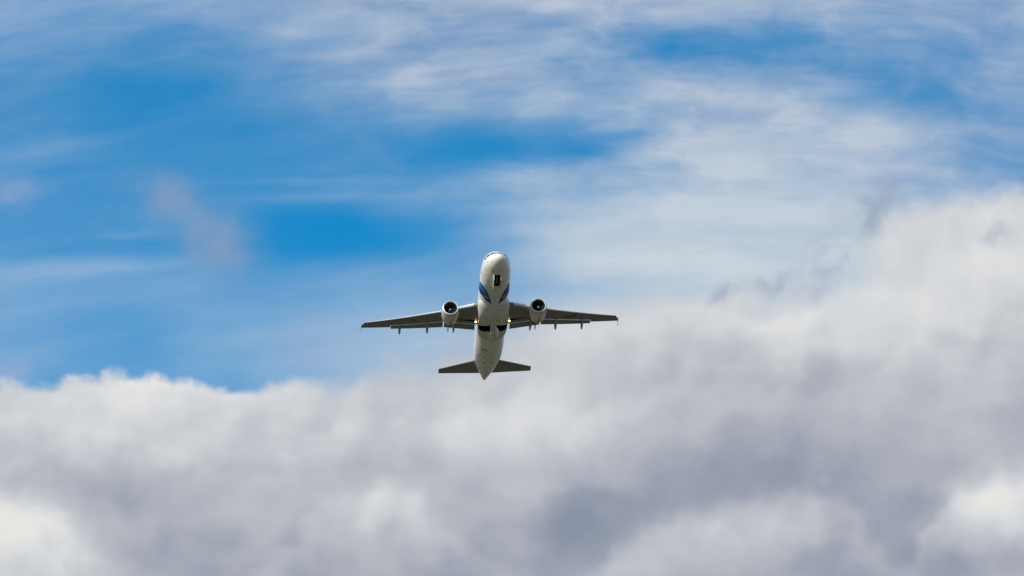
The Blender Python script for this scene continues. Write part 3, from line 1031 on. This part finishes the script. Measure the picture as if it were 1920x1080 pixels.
# ---- engines
EZ = -2.05
for sg in (-1, 1):
    ex = sg * 5.75
    DR = 0.025
    eng = bpy.data.objects.new('engine', None)
    col.objects.link(eng)
    eng.parent = plane
    bm = bmesh.new()
    revolve(bm, [(11.20, 1.07), (11.5, 1.115), (12.0, 1.14), (12.5, 1.14), (13.1, 1.10), (13.6, 1.04), (14.0, .975), (14.25, .93), (14.25, .90), (13.9, .92), (13.5, .95)], ex, EZ, droop=DR, s0=12)
    nac = link('nacelle', bm, M_nac, eng)
    bm = bmesh.new()
    revolve(bm, [(11.05, .865), (10.96, .88), (10.88, .91), (10.855, .945), (10.87, .985), (10.93, 1.02), (11.0, 1.045), (11.07, 1.062)], ex, EZ, droop=DR, s0=12)
    link('inlet_lip', bm, M_lip, eng)
    bm = bmesh.new()
    revolve(bm, [(11.07, 1.062), (11.08, 1.04), (11.19, 1.05), (11.20, 1.07)], ex, EZ, droop=DR, s0=12)
    link('lip_seam', bm, M_seam, eng)
    bm = bmesh.new()
    revolve(bm, [(11.05, .865), (11.2, .86), (11.5, .865), (11.95, .875)], ex, EZ, droop=DR, s0=12)
    link('inlet_duct', bm, M_duct, eng)
    # fan
    bm = bmesh.new()
    nb = 36
    for b in range(nb):
        a0 = 2 * math.pi * b / nb
        pts = []
        for r, tw in ((.27, .55), (.45, .8), (.65, 1.0), (.85, 1.15)):
            ch = .16
            for q in (-.5, .5):
                a = a0 + q * ch * math.sin(tw) / r
                pts.append(V(11.86 + q * ch * math.cos(tw), ex + r * math.sin(a), EZ + r * math.cos(a)))
        vsx = [bm.verts.new(p) for p in pts]
        for k in range(3):
            bm.faces.new((vsx[2 * k], vsx[2 * k + 1], vsx[2 * k + 3], vsx[2 * k + 2]))
    link('fan', bm, M_fan, eng, recalc=False)
    bm = bmesh.new()
    revolve(bm, [(11.97, .87), (11.98, .28), (11.98, .01)], ex, EZ)
    link('fan_case', bm, M_seam, eng)
    bm = bmesh.new()
    revolve(bm, [(11.46, .075), (11.56, .15), (11.70, .225), (11.84, .275), (11.95, .28)], ex, EZ, n=28)
    spin = link('spinner', bm, M_spin, eng)
    bm = bmesh.new()
    revolve(bm, [(11.39, .004), (11.40, .03), (11.43, .055), (11.46, .075)], ex, EZ, n=28)
    link('spinner_tip', bm, M_tip, spin)
    # hot section
    bm = bmesh.new()
    revolve(bm, [(13.6, .94), (13.7, .62), (14.2, .62), (14.8, .52), (15.25, .40), (15.25, .37), (14.9, .38)], ex, EZ, droop=DR, s0=12)
    core = link('core_nozzle', bm, M_hot, eng)
    bm = bmesh.new()
    revolve(bm, [(14.9, .36), (15.3, .26), (15.7, .08), (15.75, .01)], ex, EZ, n=28, droop=DR, s0=12)
    link('exhaust_plug', bm, M_hot, core)
    # pylon
    bm = bmesh.new()
    y = 5.75
    rings = []
    for s, zt_, zb_, hw in ((12.2, -.86, -1.0, .04), (12.8, -.70, -1.05, .15), (13.8, -.62, -1.2, .19), (14.8, -.70, -1.45, .20), (15.8, -.85, -1.50, .19), (16.8, -.95, -1.42, .15), (17.8, -1.0, -1.30, .09), (18.9, -1.12, -1.32, .07), (19.3, -1.28, -1.34, .02)):
        zc_, h_ = (zt_ + zb_) / 2, (zt_ - zb_) / 2
        rings.append([V(s, ex + hw * math.copysign(abs(math.sin(2 * math.pi * k / 20)) ** .6, math.sin(2 * math.pi * k / 20)), zc_ + h_ * math.copysign(abs(math.cos(2 * math.pi * k / 20)) ** .6, math.cos(2 * math.pi * k / 20))) for k in range(20)])
    loft(bm, rings, True)
    link('pylon', bm, M_grey, eng)

    def nacsurf(s, th, off, ex=ex):
        r = pchip([(11.20, 1.07), (11.5, 1.115), (12.0, 1.14), (12.5, 1.14), (13.1, 1.10), (13.6, 1.04), (14.25, .93)])(s) + off
        return V(s, ex + r * math.sin(th), EZ - r * math.cos(th) + (s - 12) * DR)
    band('oil_stain', [(12.5, .03), (13.2, -.02), (14.2, .03)], [(12.5, .06), (13.2, .12), (14.2, .11)], M_stain, nac, nacsurf, off=.005)
    band('drain_port', [(12.1, .12), (12.3, .12)], [(12.1, .24), (12.3, .22)], M_mark, nac, nacsurf, n=3, off=.005)
    band('pressure_port', [(11.55, -1.02), (11.75, -1.02)], [(11.55, -.93), (11.75, -.93)], M_mark, nac, nacsurf, n=3, off=.005)

# ---- tail
for sg in (-1, 1):
    bm = bmesh.new()
    rings = []
    for q in range(9):
        t = q / 8
        y = .7 + (6.22 - .7) * t
        le = 31.25 + (35.05 - 31.25) * t
        te = 35.5 + (36.35 - 35.5) * t
        rings.append(aerofoil(le, .90 + .58 * t, te - le, .10, y, sg, 0, camber=-.01))
    loft(bm, rings, True)
    stab = link('horizontal_stabilizer', bm, M_grey, plane)
    bm = bmesh.new()
    rings = []
    for q in range(7):
        t = q / 6
        y = 1.3 + (6.15 - 1.3) * t
        u = (y - .7) / 5.52
        le = 31.25 + 3.8 * u
        te = 35.5 + .85 * u
        c = te - le
        rings.append([V(le + d * c, sg * y, .90 + .58 * u + z * c) for d, z in ((-.006, .002), (.012, .014), (.045, .025), (.045, .022), (.016, .005), (-.001, -.008))])
    loft(bm, rings, True)
    link('leading_edge_strip', bm, M_slat, stab)
bm = bmesh.new()
rings = []
for q in range(8):
    t = q / 7
    z = 1.7 + 6.2 * t
    le, te = 28.9 + 5.9 * t, 35.2 + 1.5 * t
    c = te - le
    ring = []
    for k in range(10):
        f = 1 - math.cos(math.pi / 2 * k / 9)
        ring.append((le + f * c, 5 * .1 * c * (.2969 * math.sqrt(f) - .126 * f - .3516 * f * f + .2843 * f ** 3 - .1015 * f ** 4)))
    rings.append([V(s, x, z) for s, x in reversed(ring)] + [V(s, -x, z) for s, x in ring[1:]])
loft(bm, rings, True)
link('vertical_fin', bm, M_navy, plane)
bm = bmesh.new()
pc = V(37.57, 0, 1.07)
loft(bm, [[V(s, .15 * k_ * math.sin(2 * math.pi * k / 20), 1.07 + .17 * k_ * math.cos(2 * math.pi * k / 20)) for k in range(20)] for s, k_ in ((37.52, .95), (37.66, .85), (37.68, .7), (37.60, .6))], True)
link('exhaust_pipe', bm, M_hot, fuselage)

# ---- livery patches ahead of the wings: swept blue bands with pale lines and a pale hook
TOP = [(7.9, 1.75), (7.3, 1.40), (6.8, 1.13), (6.72, .86), (7.15, .65), (8.0, .46), (9.05, .32), (10.42, .235)]
LN1 = [(8.4, 1.75), (7.75, 1.40), (7.18, 1.10), (7.28, .85), (7.72, .63), (8.3, .47), (9.2, .335), (10.42, .234)]
LN2 = [(9.0, 1.75), (8.45, 1.32), (8.12, 1.06), (8.2, .86), (8.5, .70), (9.0, .53), (9.6, .39), (10.42, .232)]
BOT = [(10.0, 1.75), (9.8, 1.31), (9.65, 1.12), (9.55, 1.0), (9.7, .77), (9.9, .57), (10.1, .40), (10.42, .23)]


def shift(c, ds, dt):
    return [(a + ds, b + dt) for a, b in c]


for sg in (-1, 1):
    def mir(c):
        return [(a, sg * b) for a, b in c]
    band('livery_band', mir(TOP), mir(LN1), M_mid, fuselage, fus, n=40, off=.006)
    band('livery_band', mir(LN1), mir(LN2), M_teal, fuselage, fus, n=40, off=.006)
    band('livery_band', mir(LN2), mir(BOT), M_navy, fuselage, fus, n=40, off=.006)
    band('livery_line', mir(shift(LN1[:7], -.035, 0)), mir(shift(LN1[:7], .035, 0)), M_pale, fuselage, fus, n=36, k=2, off=.010)
    band('livery_line', mir(shift(LN2[:6], -.04, 0)), mir(shift(LN2[:6], .045, 0)), M_pale, fuselage, fus, n=36, k=2, off=.010)
    band('livery_line', mir([(8.75, .99), (9.05, .93), (9.5, .90)]), mir([(8.75, .96), (9.05, .90), (9.5, .87)]), M_pale, fuselage, fus, n=12, k=2, off=.010)
    band('livery_hook', mir([(8.95, .80), (8.74, .72), (8.76, .64), (8.95, .53), (8.88, .45), (8.72, .37)]), mir([(9.0, .80), (9.22, .73), (9.30, .62), (9.24, .50), (9.05, .42), (8.80, .365)]), M_feath, fuselage, fus, n=24, k=4, off=.012)


# ---- small marks: ports, drains, seams and hatches
def mark(name, s, th, ds, dth, mat=None, surf=fus, parent=None, off=.006):
    band(name, [(s - ds / 2, th - dth / 2), (s - ds / 2, th + dth / 2)], [(s + ds / 2, th - dth / 2), (s + ds / 2, th + dth / 2)],
         mat or M_mark, parent or fuselage, surf, n=6, k=2, off=off)


def fairx(s, x, off):
    return fair(s, th_for_x(s, x), off)


for sgn in (-1, 1):
    mark('pitot_probe', 1.40, sgn * 1.42, .30, .07)
    mark('static_port', .80, sgn * .88, .10, .08, M_dim)
    mark('static_port', 2.78, sgn * 1.02, .16, .06, M_dim)
    mark('static_port', 3.55, sgn * .83, .16, .05, M_dim)
    mark('drain_hole', 2.22, sgn * .25, .14, .05, M_dim)
    mark('drain_hole', 2.24, sgn * .38, .12, .05, M_dim)
    mark('panel_seam', 4.62, sgn * .50, .05, .42, M_dim)
    mark('door_seam', 4.6, sgn * 1.38, .9, .03, M_dim)
    mark('outflow_port', 6.33, sgn * .78, .34, .08)
    mark('fairing_vent', 14.45, sgn * .55, .10, .45, M_dim, fairx, fairing, .008)
    mark('fairing_hatch', 12.1, sgn * 1.0, .06, .35, M_dim, fairx, fairing, .008)
    mark('access_hatch', 15.1, sgn * 1.5, .06, .4, M_dim, fairx, fairing, .008)
    mark('access_hatch', 19.0, sgn * 1.2, .08, .4, M_dim, fairx, fairing, .008)
    mark('access_hatch', 27.6, sgn * .30, .30, .07, M_dim)
    mark('rear_panel_seam', 26.4, sgn * .88, .9, .02, M_dim)
mark('panel_seam', 8.47, -.07, .06, .26, M_dim)
mark('fuel_drain', 13.7, 0.0, .22, .12, None, fairx, fairing, .008)
mark('fuel_drain', 14.15, .03, .12, .09, None, fairx, fairing, .008)
mark('cargo_vent', 23.45, -.42, .42, .40, M_vent)
mark('cargo_hatch_seam', 25.35, -.62, .08, .36, M_dim)
mark('cargo_hatch_seam', 25.65, -.35, .80, .04, M_dim)
mark('waste_hatch', 27.7, -.40, .40, .10, M_dim)
mark('tail_vent', 32.4, .02, .25, .30)
mark('tail_seam', 34.0, -.02, 1.3, .07)


def blade_antenna(s, h, c):
    bm = bmesh.new()
    z = F_zb(s)
    plate(bm, [V(s, -.02, z + .03), V(s + c, -.02, F_zb(s + c) + .03), V(s + c * .95, -.02, z - h), V(s + c * .55, -.02, z - h)], Vector((.04, 0, 0)))
    link('blade_antenna', bm, M_door, fuselage, smooth=False)


blade_antenna(6.9, .32, .42)
blade_antenna(9.9, .28, .38)
blade_antenna(24.6, .30, .42)
